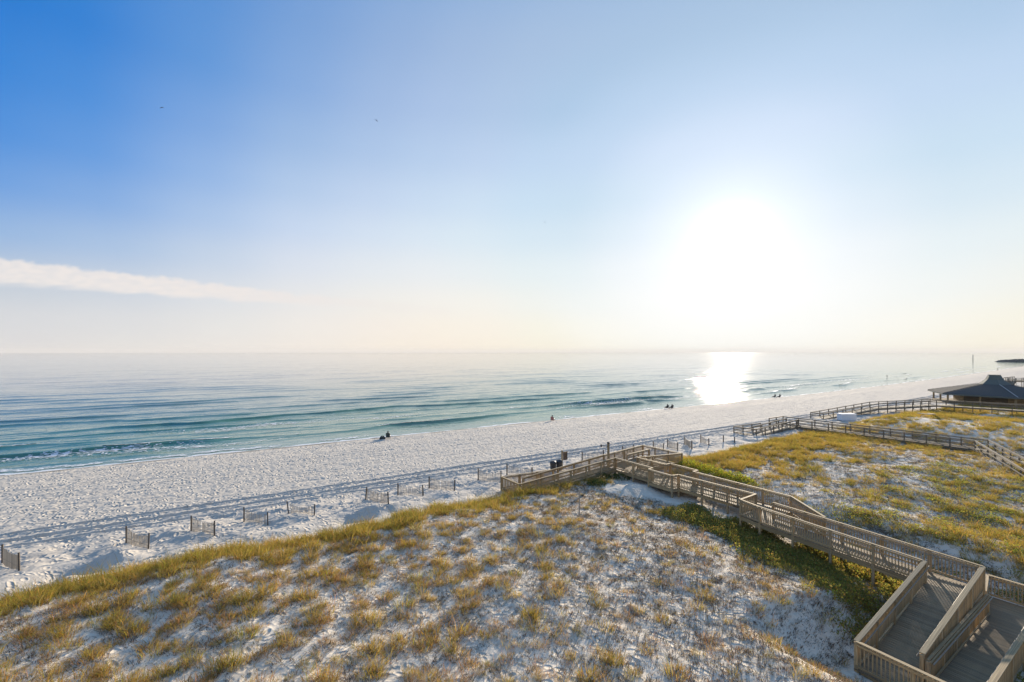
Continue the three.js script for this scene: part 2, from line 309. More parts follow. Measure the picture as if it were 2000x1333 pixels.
// matrix of a bar from p to q, wide across and high; lift moves it along its own up
function bar(p, q, wide, high, lift = 0, side = 0) {
  const x = q.clone().sub(p), L = x.length(); x.divideScalar(L);
  let z = Math.abs(x.y) > 0.95 ? new THREE.Vector3(0, 0, 1) : new THREE.Vector3(-x.z, 0, x.x).normalize();
  const y = z.clone().cross(x).normalize(); z = x.clone().cross(y);
  const c = p.clone().add(q).multiplyScalar(0.5).addScaledVector(y, lift).addScaledVector(z, side);
  return new THREE.Matrix4().makeBasis(x.multiplyScalar(L), y.multiplyScalar(high), z.multiplyScalar(wide)).setPosition(c);
}
class Walk {   // one boardwalk: gathers its timbers, then makes them parts
  constructor(name, label, base, seed) { this.root = thing(name, label, 'boardwalk', [base[0], base[1], -base[2]], 'timber boardwalks over the dunes'); this.r = rng(seed); this.lots = { deck_plank: [], baluster: [] }; this.off = new THREE.Matrix4().makeTranslation(-base[0], -base[1], base[2]); this.posts = new Set(); }
  piece(name, m, mats, round = 0) {
    const mat = mats[Math.floor(this.r() * mats.length)];
    m = this.off.clone().multiply(m);
    let o;
    if (round) {
      const s = new THREE.Vector3(), q = new THREE.Quaternion(), p = new THREE.Vector3(); m.decompose(p, q, s);
      o = mesh(name, new RoundedBoxGeometry(s.x, s.y, s.z, 1, round), mat, this.root); o.position.copy(p); o.quaternion.copy(q);
    } else { o = mesh(name, unitBox, mat, this.root); m.decompose(o.position, o.quaternion, o.scale); }
    return o;
  }
  post(u, v, top, size = 0.13, mats = wood, bottom) {
    const k = `${u.toFixed(1)}_${v.toFixed(1)}`; if (this.posts.has(k)) return; this.posts.add(k);
    this.piece('post', bar(V(u, bottom ?? ground(u, v) - 0.35, v), V(u, top, v), size, size), mats, 0.012);
  }
  // a railing from a to b, each [u, deck height, v]
  rail(a, b, { balusters = true, hand = 0, mats = wood, every = 1.9, top = 1.07, cap = 0.15, mid = false, low = true } = {}) {
    const A = V(...a), B = V(...b), L = Math.hypot(b[0] - a[0], b[2] - a[2]), n = Math.max(1, Math.round(L / every)), up = new THREE.Vector3(0, 1, 0);
    const at = t => A.clone().lerp(B, t);
    for (let i = 0; i <= n; i++) { const p = at(i / n); this.post(p.x, -p.z, p.y + top - 0.03, 0.125, mats); }
    const raise = (p, h) => p.clone().addScaledVector(up, h);
    this.piece('cap_rail', bar(raise(A, top), raise(B, top), cap, 0.042), mats, 0.01);
    this.piece('upper_rail', bar(raise(A, top - 0.1), raise(B, top - 0.1), 0.045, 0.09, 0, 0.07), mats);
    if (low) this.piece('lower_rail', bar(raise(A, 0.12), raise(B, 0.12), 0.045, 0.09, 0, 0.07), mats);
    if (mid) this.piece('middle_rail', bar(raise(A, 0.55), raise(B, 0.55), 0.045, 0.1, 0, 0.07), mats);
    this.piece('stringer', bar(raise(A, -0.16), raise(B, -0.16), 0.05, 0.24, 0, 0.02), mats);
    if (balusters) { const k = Math.floor(L / 0.135); for (let i = 1; i < k; i++) { const p = at(i / k); this.lots.baluster.push([bar(raise(p, 0.06), raise(p, top - 0.06), 0.038, 0.038), mats]); } }
    if (hand) {   // a slim grab rail on the walking side
      const d = B.clone().sub(A).normalize(), s = new THREE.Vector3(-d.z, 0, d.x).multiplyScalar(hand * 0.16);
      this.piece('handrail', bar(raise(A, 0.88).add(s), raise(B, 0.88).add(s), 0.045, 0.05), [handMat], 0.012);
      for (let i = 0; i < n; i++) { const p = raise(at((i + 0.5) / n), 0.84); this.piece('bracket', bar(p, p.clone().add(s), 0.03, 0.03), mats); }
    }
  }
  // planks laid across a walk that runs from a to b, each [u, y, v], of the given width
  deck(a, b, width, mats = deckWood, pitch = 0.146) {
    const A = V(...a), B = V(...b), d = B.clone().sub(A), L = d.length(), n = Math.max(1, Math.round(L / pitch)), h = Math.hypot(d.x, d.z);
    const z = new THREE.Vector3(-d.z / h, 0, d.x / h), x = d.clone().divideScalar(L), y = z.clone().cross(x);
    for (let i = 0; i < n; i++) {
      const c = A.clone().lerp(B, (i + 0.5) / n).addScaledVector(y, -0.02 + 0.004 * (this.r() - 0.5)), w = width + 0.03 * (this.r() - 0.5);
      this.lots.deck_plank.push([new THREE.Matrix4().makeBasis(z.clone().multiplyScalar(w), y.clone().multiplyScalar(0.038), x.clone().multiplyScalar(-(L / n - 0.008))).setPosition(c), mats]);
    }
    for (const s of [-1, 1]) { const e = z.clone().multiplyScalar(s * (width / 2 - 0.2)); this.piece('joist', bar(A.clone().add(e).add(new THREE.Vector3(0, -0.16, 0)), B.clone().add(e).add(new THREE.Vector3(0, -0.16, 0)), 0.05, 0.2), greyWood); }
  }
  done(most = 300) {
    for (const [name, lot] of Object.entries(this.lots)) {
      const far = m => Math.hypot(m.elements[12], m.elements[13] - CAM_Y, m.elements[14]);
      lot.sort((a, b) => far(a[0]) - far(b[0]));
      lot.slice(0, most).forEach(([m, mats]) => this.piece(name, m, mats));
      const rest = lot.slice(most);
      if (rest.length) { const o = mesh(name + 's', mergeGeometries(rest.map(([m]) => unitBox.clone().applyMatrix4(this.off.clone().multiply(m)))), rest[0][1][0], this.root); o.userData.kind = 'stuff'; }
    }
  }
}
{   // the boardwalk in front: switchback ramps, the long straight over the dune, and the T of ramps at the beach
  const w = new Walk('boardwalk', 'long brown timber boardwalk with switchback ramps beside the sparse dune in front', [30, 0.8, 12], 5);
  const y1 = 2.45, y2 = 2.15, y3 = 0.9;
  // walking surfaces
  w.deck([32.2, y1, 30], [32.2, y1, 17.8], 1.8);
  w.deck([30.95, y1, 26.6], [30.95, y1, 24], 0.66); w.deck([33.45, y1, 26.6], [33.45, y1, 24], 0.66);
  w.deck([31.3, y1, 17.8], [31.3, y1, 16.2], 3.7);
  w.deck([29.95, y1, 16.2], [29.95, y2, 8.1], 1.6);
  w.deck([29.95, y2, 8.1], [29.95, y2, 6.3], 1.6);
  w.deck([29.15, y2, 7.15], [22.7, y3, 7.15], 1.7);
  w.deck([22.7, y3, 6.25], [21.2, y3, 6.25], 3.5);
  w.deck([22.7, y3 + 0.004, 5.3], [29.5, y3 + 0.004, 5.3], 1.6);
  w.deck([29.5, y3, 4.8], [33.4, y3, 4.8], 3.7);
  w.deck([30, 1.02, 13.6], [30, 0.98, 8.6], 1.3, greyWood);                                   // old planks lying low under the walk
  w.deck([32, y1, 31.2], [38, y1, 31.4], 3.4);
  w.deck([31.2, y1, 31.7], [21.5, 1.65, 31.7], 1.3); w.deck([21.5, 1.65, 32.35], [20.4, 1.65, 32.35], 2.6); w.deck([21.5, 1.65, 33.1], [26, 1.47, 33.1], 1.2);
  // railings of the straight
  w.rail([31.25, y1, 31], [31.25, y1, 26.6]); w.rail([31.25, y1, 26.6], [30.6, y1, 26.5]); w.rail([30.6, y1, 26.5], [30.6, y1, 24.1]); w.rail([30.6, y1, 24.1], [31.3, y1, 24]);
  w.rail([31.3, y1, 24], [31.6, y1, 17.8]); w.rail([31.6, y1, 17.8], [29.55, y1, 17.7]); w.rail([29.55, y1, 17.7], [29.2, y1, 16.2]); w.rail([29.2, y1, 16.2], [29.15, y2, 8.1], { hand: -1 });
  w.rail([33.1, y1, 30], [33.15, y1, 26.8]); w.rail([33.15, y1, 26.8], [33.8, y1, 26.8]); w.rail([33.8, y1, 26.8], [33.8, y1, 24]); w.rail([33.8, y1, 24], [33.15, y1, 24]);
  w.rail([33.15, y1, 24], [33.15, y1, 16.2]); w.rail([33.15, y1, 16.2], [31, y1 - 0.1, 13.2], { hand: 1 }); w.rail([30.8, y1, 16.2], [30.75, y2, 6.3], { hand: 1 });
  // switchback
  w.rail([29.15, y2, 8], [21.3, y3, 7.95], { hand: -1, cap: 0.19 });
  w.rail([21.3, y3, 7.95], [21.2, y3, 4.4], { cap: 0.17 });
  w.rail([30.75, y2, 6.3], [22.45, y3 + 0.06, 6.25], { hand: 1, cap: 0.19 });
  w.rail([22.45, y3, 6.08], [31, y3, 6.2], { hand: 1, cap: 0.1, top: 0.98 });
  w.rail([29.5, y3, 4.5], [21.2, y3, 4.4], { hand: 1, cap: 0.19 });
  w.rail([31, y3, 6.3], [33.4, y3, 6.7]); w.rail([33.4, y3, 6.7], [33.45, y3, 2.9], { cap: 0.18 });
  // the T at the beach
  w.rail([31.2, y1, 31], [20.4, 1.65, 31]); w.rail([20.4, 1.65, 31], [20.3, 1.65, 33.7]); w.rail([20.3, 1.65, 33.7], [26, 1.47, 33.8]);
  w.rail([31.2, y1, 32.5], [21.7, 1.65, 32.4], { hand: 1 });
  w.rail([31.2, y1, 32.5], [38, y1, 33.7]); w.rail([38, y1, 33.7], [38.2, y1, 28.9]); w.rail([38.2, y1, 28.9], [33.1, y1, 30]);
  w.rail([33.2, y1, 31.4], [36.9, y1, 31.9], { balusters: false });
  w.done();
}
{   // second boardwalk, open rails
  const w = new Walk('boardwalk', 'weathered timber boardwalk with open rails that bends through the grassy dune', [75, 1.2, 20], 6);
  const o = { balusters: false, mid: true, mats: greyWood, every: 2.3 }, y = 1.95;
  w.deck([76.2, y, 36], [76.2, y, 15.8], 1.9, greyWood); w.deck([76.2, y, 15.8], [52, 1.5, 4.6], 1.9, greyWood);
  w.deck([75.2, y, 36.6], [65.5, 1.45, 36.8], 1.4, greyWood); w.deck([65.5, 1.45, 37.6], [64, 1.45, 37.6], 3.2, greyWood); w.deck([65.5, 1.45, 38.5], [71, 1.35, 38.5], 1.3, greyWood);
  w.rail([75.2, y, 36], [75.2, y, 16.1], o); w.rail([77.2, y, 39], [77.2, y, 15.4], o);
  w.rail([75.2, y, 16.1], [51.6, 1.5, 5.5], o); w.rail([77.2, y, 15.4], [52.4, 1.5, 3.7], o);
  w.rail([75.2, y, 35.8], [64, 1.45, 36], o); w.rail([64, 1.45, 36], [63.9, 1.45, 39.3], o); w.rail([75.2, y, 37.5], [66, 1.45, 37.6], o); w.rail([63.9, 1.45, 39.3], [71, 1.35, 39.3], o); w.rail([77.2, y, 39], [73, y, 39], o);
  w.done();
}
{   // third boardwalk, past the shelter
  const w = new Walk('boardwalk', 'grey timber boardwalk climbing from the sand towards the dark roofed shelter', [110, 1.3, 36], 7);
  const o = { balusters: false, mid: true, low: false, mats: greyWood, every: 2.6 }, y = 2.45;
  w.deck([91.3, 1.4, 40], [109, y, 37.6], 2.1, greyWood); w.deck([109, y, 37.6], [125.5, y, 33], 2.1, greyWood); w.deck([125.5, y, 33], [129.8, y, 12], 2.1, greyWood);
  w.rail([91, 1.4, 41.1], [109.5, y, 38.6], o); w.rail([91, 1.4, 39], [107.7, y, 36.5], o); w.rail([91, 1.4, 41.1], [91, 1.4, 39], o);
  w.rail([109.5, y, 38.6], [126.4, y, 33.9], o); w.rail([107.7, y, 36.5], [124.6, y, 32.4], o); w.rail([124.6, y, 32.4], [129, y, 11.8], o); w.rail([126.4, y, 33.9], [130.9, y, 12.2], o);
  w.done();
}
{   // railings of a raised deck beyond the shelter
  const p = pix(1990, 743, 4.2), w = new Walk('raised_deck', 'pale raised timber deck with railings beyond the dark roofed shelter', [p[0], 1.5, p[1]], 8);
  const o = { balusters: false, mid: true, mats: greyWood, every: 2.5 }, [u, v] = p, y = 3.9;
  w.deck([u - 2, y, v + 1], [u + 12, y, v + 1], 4, greyWood);
  w.rail([u - 2, y, v + 3], [u + 12, y, v + 3], o); w.rail([u - 2, y, v - 1], [u + 12, y, v - 1], o); w.rail([u - 2, y, v + 3], [u - 2, y, v - 1], o);
  w.deck([u - 2, y, v + 1], [u - 7, 2, v + 1], 1.6, greyWood); w.rail([u - 2, y, v + 1.8], [u - 7, 2, v + 1.8], o); w.rail([u - 2, y, v + 0.2], [u - 7, 2, v + 0.2], o);
  delete w.root.userData.group; w.root.userData.category = 'deck';
  w.done();
}
console.log('boardwalks done');

// ---------------------------------------------------------------- beach shelter with a low six-sided roof
{
  const c = (() => { const d = 107.5, X = 114; return [X * CY + d * SY, -X * SY + d * CY]; })(), gy = ground(...c);
  const s = thing('beach_shelter', 'open beach shelter with wide dark six sided roof and raised cupola', 'shelter', [c[0], gy, -c[1]]);
  const roofM = new THREE.MeshPhysicalMaterial({ color: new THREE.Color(0.1, 0.1, 0.094), roughness: 1, specularIntensity: 0.15 }), capM = new THREE.MeshStandardMaterial({ color: new THREE.Color(0.11, 0.13, 0.115), roughness: 0.9 }), trim = new THREE.MeshStandardMaterial({ color: new THREE.Color(0.36, 0.36, 0.34), roughness: 0.7 });
  const eave = 3.75 - gy, R = 12.2, up = 5.95 - gy, r2 = 2.5;
  // photo-frame angles (180 = to the camera's left) turned into the shore axes
  const corner = (k, r) => { const a = k * Math.PI / 3, X = r * Math.cos(a), d = -r * Math.sin(a); return [X * CY + d * SY, -X * SY + d * CY]; };
  const course = (r0, y0, r1, y1, k, th) => {   // one roof slope, thick
    const [a, b] = [corner(k, r0), corner(k + 1, r0)], [p, q] = [corner(k, r1), corner(k + 1, r1)];
    const P = [[a, y0], [b, y0], [q, y1], [p, y1]].map(([w, y]) => [w[0], y, -w[1]]), Q = P.map(([x, y, z]) => [x, y - th, z]);
    const f = []; const quad = (A, B, C, D) => f.push(...A, ...B, ...C, ...A, ...C, ...D);
    quad(P[0], P[1], P[2], P[3]); quad(Q[3], Q[2], Q[1], Q[0]); for (let i = 0; i < 4; i++) { const j = (i + 1) % 4; quad(P[j], P[i], Q[i], Q[j]); }
    const g = new THREE.BufferGeometry(); g.setAttribute('position', new THREE.Float32BufferAttribute(f, 3)); g.computeVertexNormals(); return g;
  };
  for (let k = 0; k < 6; k++) {
    const slope = mesh('roof_slope', course(R, eave, r2, up, k, 0.12), roofM, s);
    for (let i = 0; i < 12; i++) {   // shingle courses standing proud
      const t0 = i / 12, t1 = t0 + 0.012; mesh('shingle_course', course(lerp(R, r2, t0) - 0.02, lerp(eave, up, t0) + 0.035, lerp(R, r2, t0 + 0.083) - 0.02, lerp(eave, up, t0 + 0.083) + 0.012, k, 0.02), roofM, slope);
    }
    mesh('cupola_slope', course(r2 + 0.35, up - 0.1, 1.6, up + 1.05, k, 0.08), capM, s); mesh('cupola_slope', course(1.6, up + 1.05, 1.1, up + 2.1, k, 0.08), capM, s);
    const [a, b] = [corner(k, R - 0.05), corner(k, r2 + 0.3)];
    const rid = mesh('ridge_cap', unitBox, k === 2 ? trim : roofM, s); bar(V(a[0], eave + 0.07, a[1]), V(b[0], up + 0.07, b[1]), 0.14, 0.06).decompose(rid.position, rid.quaternion, rid.scale);
    const e = [corner(k, R), corner(k + 1, R)], fa = mesh('fascia', unitBox, capM, s); bar(V(e[0][0], eave - 0.16, e[0][1]), V(e[1][0], eave - 0.16, e[1][1]), 0.05, 0.28).decompose(fa.position, fa.quaternion, fa.scale);
    for (const r of [0, 0.5]) { const p = [lerp(corner(k, R - 1.2)[0], corner(k + 1, R - 1.2)[0], r), lerp(corner(k, R - 1.2)[1], corner(k + 1, R - 1.2)[1], r)]; const po = mesh('column', unitBox, wood[1], s); bar(V(p[0], -0.6, p[1]), V(p[0], eave + 0.1, p[1]), 0.3, 0.3).decompose(po.position, po.quaternion, po.scale); }
    const w0 = corner(k, R - 5), w1 = corner(k + 1, R - 5), wall = mesh('wall_panel', unitBox, k % 2 ? wood[1] : greyWood[1], s); bar(V(w0[0], 1.1, w0[1]), V(w1[0], 1.1, w1[1]), 0.15, 2.4).decompose(wall.position, wall.quaternion, wall.scale);
  }
  const topG = new THREE.CylinderGeometry(1.12, 1.12, 0.1, 6); topG.rotateY(0.5); const top = mesh('cupola_top', topG, capM, s); top.position.y = up + 2.12;
  const fl = new THREE.CylinderGeometry(R - 1, R - 1, 0.3, 6); const floor = mesh('floor_slab', fl, greyWood[0], s); floor.position.y = 0.0; floor.rotation.y = -YAW + Math.PI / 6 + Math.PI / 3;
}

// ---------------------------------------------------------------- sand fences
const slatMats = [[0.46, 0.4, 0.31], [0.38, 0.33, 0.26], [0.52, 0.45, 0.35]].map(c => new THREE.MeshStandardMaterial({ color: new THREE.Color(...c), roughness: 0.9 }));
const wireMat = new THREE.MeshStandardMaterial({ color: new THREE.Color(0.2, 0.19, 0.18), roughness: 0.6, metalness: 0.6 });
const postMat = new THREE.MeshStandardMaterial({ color: new THREE.Color(0.11, 0.09, 0.07), roughness: 0.9 });
const slatGeo = new THREE.BoxGeometry(1, 1, 1);
function stake(parent, base, top, w, mat, name) { const o = mesh(name, slatGeo, mat, parent); bar(base, top, w, w * 0.9).decompose(o.position, o.quaternion, o.scale); return o; }
let fenceSeed = 500;
function sandFence(pxA, yTopA, yBotA, pxB, yTopB, yBotB, label, group, leanA = 0) {
  const r = rng(fenceSeed++), a = hit(pxA, yBotA), b = hit(pxB, yBotB);
  const hA = (yBotA - yTopA) * depthOf(a[0], a[2]) / FOCAL, hB = (yBotB - yTopB) * depthOf(b[0], b[2]) / FOCAL;
  const f = thing('sand_fence', label, 'fence', [a[0], a[1], -a[2]], group), L = (u, y, v) => V(u - a[0], y - a[1], v - a[2]);
  const dx = b[0] - a[0], dv = b[2] - a[2], len = Math.hypot(dx, dv);
  stake(f, L(a[0], a[1] - 0.4, a[2]), L(a[0] + leanA * dx / len, a[1] + hA, a[2] + leanA * dv / len), 0.085, postMat, 'post');
  stake(f, L(b[0], b[1] - 0.4, b[2]), L(b[0] + 0.12 * (r() - 0.5), b[1] + hB, b[2] + 0.1 * (r() - 0.5)), 0.085, postMat, 'post');
  const n = Math.floor(len / 0.105), sag = 0.1 + 0.12 * r();
  const H = t => lerp(hA, hB, t) - 0.12 - sag * Math.sin(Math.PI * t);
  for (let i = 1; i < n; i++) {
    const t = i / n, u = a[0] + dx * t, v = a[2] + dv * t, g = ground(u, v), top = lerp(a[1], b[1], t) + H(t) + 0.05 * (r() - 0.5), k = leanA * (1 - t) * 0.8 + 0.05 * (r() - 0.5);
    if (r() < 0.04) continue;
    const s = mesh('slat', slatGeo, slatMats[Math.floor(r() * 3)], f);
    bar(L(u, g - 0.08, v), L(u + k * dx / len, Math.max(g + 0.25, top), v + k * dv / len), 0.012, 0.036).decompose(s.position, s.quaternion, s.scale);
  }
  for (const q of [0.25, 0.82]) { const w = mesh('wire', slatGeo, wireMat, f); bar(L(a[0], a[1] + hA * q, a[2]), L(b[0], b[1] + hB * q - 0.06, b[2]), 0.012, 0.012).decompose(w.position, w.quaternion, w.scale); }
}
{
  const plain = 'short slatted sand fence with dark end posts standing upright in white drifted sand', g1 = 'slatted sand fences along the seaward foot of the dune';
  sandFence(4, 1064, 1100, 37, 1080, 1115, plain, g1); sandFence(246, 1028, 1060, 289, 1042, 1072, plain, g1); sandFence(373, 1008, 1037, 419, 1018, 1047, plain, g1); sandFence(476, 990, 1019, 523, 1001, 1026, plain, g1);
  sandFence(565, 980, 1004, 613, 986, 1007, 'slatted sand fence whose post leans away from its panel, beside the grassy dune edge', undefined, -0.22);
  sandFence(713, 951, 977, 759, 961, 985, 'slatted sand fence whose post leans in towards its panel, near a scooped hollow', undefined, 0.2);
  sandFence(777, 941, 964, 827, 948, 969, plain, g1); sandFence(838, 931, 954, 887, 938, 959, plain, g1); sandFence(934, 915, 938, 978, 921, 942, plain, g1); sandFence(990, 906, 928, 1040, 913, 932, plain, g1);
  const far = 'slatted sand fence in the sand seaward of the boardwalk ramps', g2 = 'sand fences seaward of the boardwalk ramps';
  sandFence(1137, 882, 900, 1179, 879, 897, far, g2); sandFence(1216, 872, 888, 1218 + 20, 868, 884, far, g2);
  const end = 'slatted sand fence between the boardwalk and the yellow dune grass beyond it', g3 = 'sand fences past the boardwalk';
  sandFence(1276, 862, 876, 1296, 866, 880, end, g3); sandFence(1304, 858, 874, 1324, 864, 881, end, g3); sandFence(1337, 853, 869, 1352, 861, 878, end, g3); sandFence(1369, 849, 865, 1385, 855, 869, end, g3);
  for (const [px, t, b] of [[1413, 851, 864], [1435, 852, 863]]) {
    const p = hit(px, b), h = (b - t) * depthOf(p[0], p[2]) / FOCAL, o = thing('fence_post', 'bare dark fence post standing alone in white sand past the last sand fence', 'post', [p[0], p[1], -p[2]], 'bare posts past the fences');
    stake(o, new THREE.Vector3(0, -0.4, 0), new THREE.Vector3(0.02, h, 0), 0.1, postMat, 'shaft'); const c = mesh('cap', new THREE.ConeGeometry(0.07, 0.05, 4), postMat, o); c.position.set(0.02, h + 0.02, 0);
  }
  const p = hit(1131, 1008), o = thing('marker_stake', 'thin weathered wooden stake standing alone among the dune grass', 'stake', [p[0], p[1], -p[2]]);
  stake(o, new THREE.Vector3(0, -0.3, 0), new THREE.Vector3(0.04, 1.75, 0), 0.07, slatMats[1], 'shaft'); stake(o, new THREE.Vector3(0.03, 1.6, 0.04), new THREE.Vector3(0.05, 1.78, 0.04), 0.05, slatMats[0], 'tip');
}

// ---------------------------------------------------------------- things by the boardwalk
{
  const o = thing('shower_post', 'tall wooden post with a small fitting on top at the boardwalk corner', 'post', [31.05, ground(31.05, 31.6), -31.75]);
  const y = 4.75 - ground(31.05, 31.6);
  stake(o, new THREE.Vector3(0, -0.3, 0), new THREE.Vector3(0, y, 0), 0.17, wood[1], 'shaft');
  const cap = mesh('cap', new THREE.SphereGeometry(0.15, 10, 8), postMat, o); cap.position.y = y + 0.05; cap.scale.y = 0.8;
  stake(o, new THREE.Vector3(0, y - 0.25, 0), new THREE.Vector3(-0.6, y - 0.2, -0.35), 0.06, postMat, 'arm'); stake(o, new THREE.Vector3(-0.6, y - 0.32, -0.35), new THREE.Vector3(-0.6, y - 0.08, -0.35), 0.1, postMat, 'shower_head');
}
{
  const m = new THREE.MeshStandardMaterial({ color: new THREE.Color(0.03, 0.032, 0.032), roughness: 0.5 });
  [[28.0, 36.4], [28.75, 36.35]].forEach(([u, v], i) => {
    const o = thing('trash_bin', 'round black trash bin standing on the sand behind the ramp', 'bin', [u, ground(u, v), -v], 'pair of black bins');
    mesh('barrel', new THREE.LatheGeometry([[0, 0], [0.25, 0], [0.27, 0.05], [0.31, 0.8], [0.335, 0.82], [0.335, 0.88], [0.3, 0.88]].map(p => new THREE.Vector2(...p)), 20), m, o);
    mesh('lid', new THREE.LatheGeometry([[0.345, 0.86], [0.345, 0.93], [0.28, 1.04], [0.12, 1.1], [0, 1.11]].map(p => new THREE.Vector2(...p)), 20), m, o);
  });
  const u = 29.3, v = 36.6, o = thing('beach_sign', 'small brown notice board on a tall post near the black bins', 'sign', [u, ground(u, v), -v]);
  stake(o, new THREE.Vector3(0, -0.3, 0), new THREE.Vector3(0, 2.0, 0), 0.13, wood[1], 'post');
  const b = mesh('board', new RoundedBoxGeometry(0.55, 0.8, 0.04, 1, 0.01), new THREE.MeshStandardMaterial({ color: new THREE.Color(0.17, 0.12, 0.08), roughness: 0.8, map: grain }), o); b.position.set(0.36, 1.4, 0.08);
  const f = mesh('frame', new RoundedBoxGeometry(0.62, 0.06, 0.06, 1, 0.01), wood[1], o); f.position.set(0.36, 1.82, 0.08);
}
{   // white box by the third boardwalk
  const p = hit(1654, 821), d = depthOf(p[0], p[2]), w = 29 * d / FOCAL, h = 12 * d / FOCAL, m = new THREE.MeshStandardMaterial({ color: new THREE.Color(0.74, 0.76, 0.78), roughness: 0.6 });
  const o = thing('storage_box', 'large white storage box on the sand between two boardwalks', 'box', [p[0], p[1], -p[2]]); o.rotation.y = -YAW;
  const b = mesh('body', new RoundedBoxGeometry(w, h, 1.2, 2, 0.04), m, o); b.position.y = h / 2 - 0.05;
  const l = mesh('lid', new RoundedBoxGeometry(w + 0.12, 0.14, 1.32, 2, 0.04), m, o); l.position.y = h;
  for (const s of [-1, 1]) { const r = mesh('skid', unitBox, greyWood[1], o); r.scale.set(w, 0.14, 0.14); r.position.set(0, -0.02, s * 0.45); }
}
{   // pale boards left lying on the grassy dune
  const m = new THREE.MeshStandardMaterial({ color: new THREE.Color(0.6, 0.56, 0.49), roughness: 0.8, map: grain });
  [[1785, 811, 1822, 811.5], [1793, 814, 1818, 817], [1800, 812, 1826, 817]].forEach(([a, b, c, d], i) => {
    const p = hit(a, b), q = hit(c, d), o = mesh('loose_board', unitBox, m); bar(V(p[0], p[1] + 0.45 + i * 0.09, p[2]), V(q[0], q[1] + 0.45 + i * 0.09, q[2]), 0.32, 0.07).decompose(o.position, o.quaternion, o.scale);
    tag(o, 'long pale bleached board lying loose on the grassy dune', 'board', 'loose boards on the dune');
  });
}

// ---------------------------------------------------------------- plants
const leafMat = new THREE.MeshPhysicalMaterial({ color: 0xffffff, vertexColors: true, roughness: 1, transmission: 0.55, thickness: 0, side: THREE.DoubleSide, specularIntensity: 0.3 });
function tuftGeo(seed, blades, height, spread, lean, width, cols) {
  const r = rng(seed), pos = [], col = [], idx = [];
  for (let b = 0; b < blades; b++) {
    const a = r() * 6.283, rad = spread * Math.sqrt(r()), x0 = rad * Math.cos(a), z0 = rad * Math.sin(a), dir = a + (r() - 0.5) * 2.2, tall = height > 0.3 && b % 24 === 5, h = height * (0.55 + 0.6 * r()) * (tall ? 1.55 : 1), bend = lean * (0.3 + r()) * h, w = width * (0.6 + 0.8 * r()), t = r() * 6.283;
    const c = cols[Math.floor(r() * cols.length)].map(x => x * (0.8 + 0.4 * r())), base = pos.length / 3, wx = Math.cos(t) * w / 2, wz = Math.sin(t) * w / 2;
    for (const [f, k] of [[0, 1], [0.5, 0.85], [0.85, 0.45]]) { const x = x0 + Math.cos(dir) * bend * f * f, z = z0 + Math.sin(dir) * bend * f * f, y = h * f * (1 - 0.25 * lean * f) - 0.03; pos.push(x - wx * k, y, z - wz * k, x + wx * k, y, z + wz * k); col.push(...c, ...c); }
    pos.push(x0 + Math.cos(dir) * bend, h * (1 - 0.25 * lean) - 0.03, z0 + Math.sin(dir) * bend); col.push(...c);
    idx.push(base, base + 1, base + 3, base, base + 3, base + 2, base + 2, base + 3, base + 5, base + 2, base + 5, base + 4, base + 4, base + 5, base + 6);
  }
  const g = new THREE.BufferGeometry(); g.setAttribute('position', new THREE.Float32BufferAttribute(pos, 3)); g.setAttribute('color', new THREE.Float32BufferAttribute(col, 3)); g.setIndex(idx); g.computeVertexNormals(); return g;
}
function leafGeo(seed, n, rx, ry, size, cols) {   // a low mound of small leaves
  const r = rng(seed), pos = [], col = [], idx = [];
  for (let k = 0; k < n; k++) {
    const a = r() * 6.283, q = Math.sqrt(r()), s = size * (0.6 + 0.8 * r()), x = rx * q * Math.cos(a) * (0.85 + 0.3 * r()), z = rx * q * Math.sin(a), y = ry * (1 - q * q * 0.85) * (0.35 + 0.65 * r());
    const d = new THREE.Vector3(r() - 0.5, 0.5 * r() + 0.1, r() - 0.5).normalize(), e = new THREE.Vector3(r() - 0.5, r() - 0.5, r() - 0.5).cross(d).normalize(), c = cols[Math.floor(r() * cols.length)].map(v => v * (0.75 + 0.5 * r())), b = pos.length / 3;
    for (const [f, w] of [[0, 0], [0.45, 0.28], [0.45, -0.28], [1, 0]]) { pos.push(x + (d.x * f + e.x * w) * s, y + (d.y * f + e.y * w) * s, z + (d.z * f + e.z * w) * s); col.push(...c); }
    idx.push(b, b + 1, b + 2, b + 1, b + 3, b + 2);
  }
  const g = new THREE.BufferGeometry(); g.setAttribute('position', new THREE.Float32BufferAttribute(pos, 3)); g.setAttribute('color', new THREE.Float32BufferAttribute(col, 3)); g.setIndex(idx); g.computeVertexNormals(); return g;
}
const GOLD = [[0.46, 0.3, 0.05], [0.4, 0.25, 0.05], [0.52, 0.36, 0.09]], OLIVE = [[0.33, 0.26, 0.04], [0.38, 0.29, 0.045], [0.24, 0.2, 0.035]], DRY = [[0.38, 0.235, 0.09], [0.45, 0.29, 0.115], [0.27, 0.17, 0.07]], GREEN = [[0.1, 0.11, 0.02], [0.13, 0.13, 0.025]], DEAD = [[0.17, 0.125, 0.08], [0.25, 0.185, 0.115], [0.1, 0.08, 0.055]];
const kinds = {
  gold: [1, 2, 3].map(k => tuftGeo(600 + k, 64, 0.5, 0.36, 0.7, 0.013, [...GOLD, ...OLIVE.slice(0, 1)])),
  olive: [1, 2, 3].map(k => tuftGeo(610 + k, 72, 0.56, 0.36, 0.65, 0.013, [...OLIVE, ...OLIVE, GOLD[1], GREEN[1]])),
  dry: [1, 2, 3].map(k => tuftGeo(620 + k, 48, 0.36, 0.38, 0.9, 0.013, [...DRY, GOLD[1]])),
  dead: [1, 2, 3].map(k => tuftGeo(630 + k, 16, 0.15, 0.17, 1.1, 0.017, DEAD)),
};
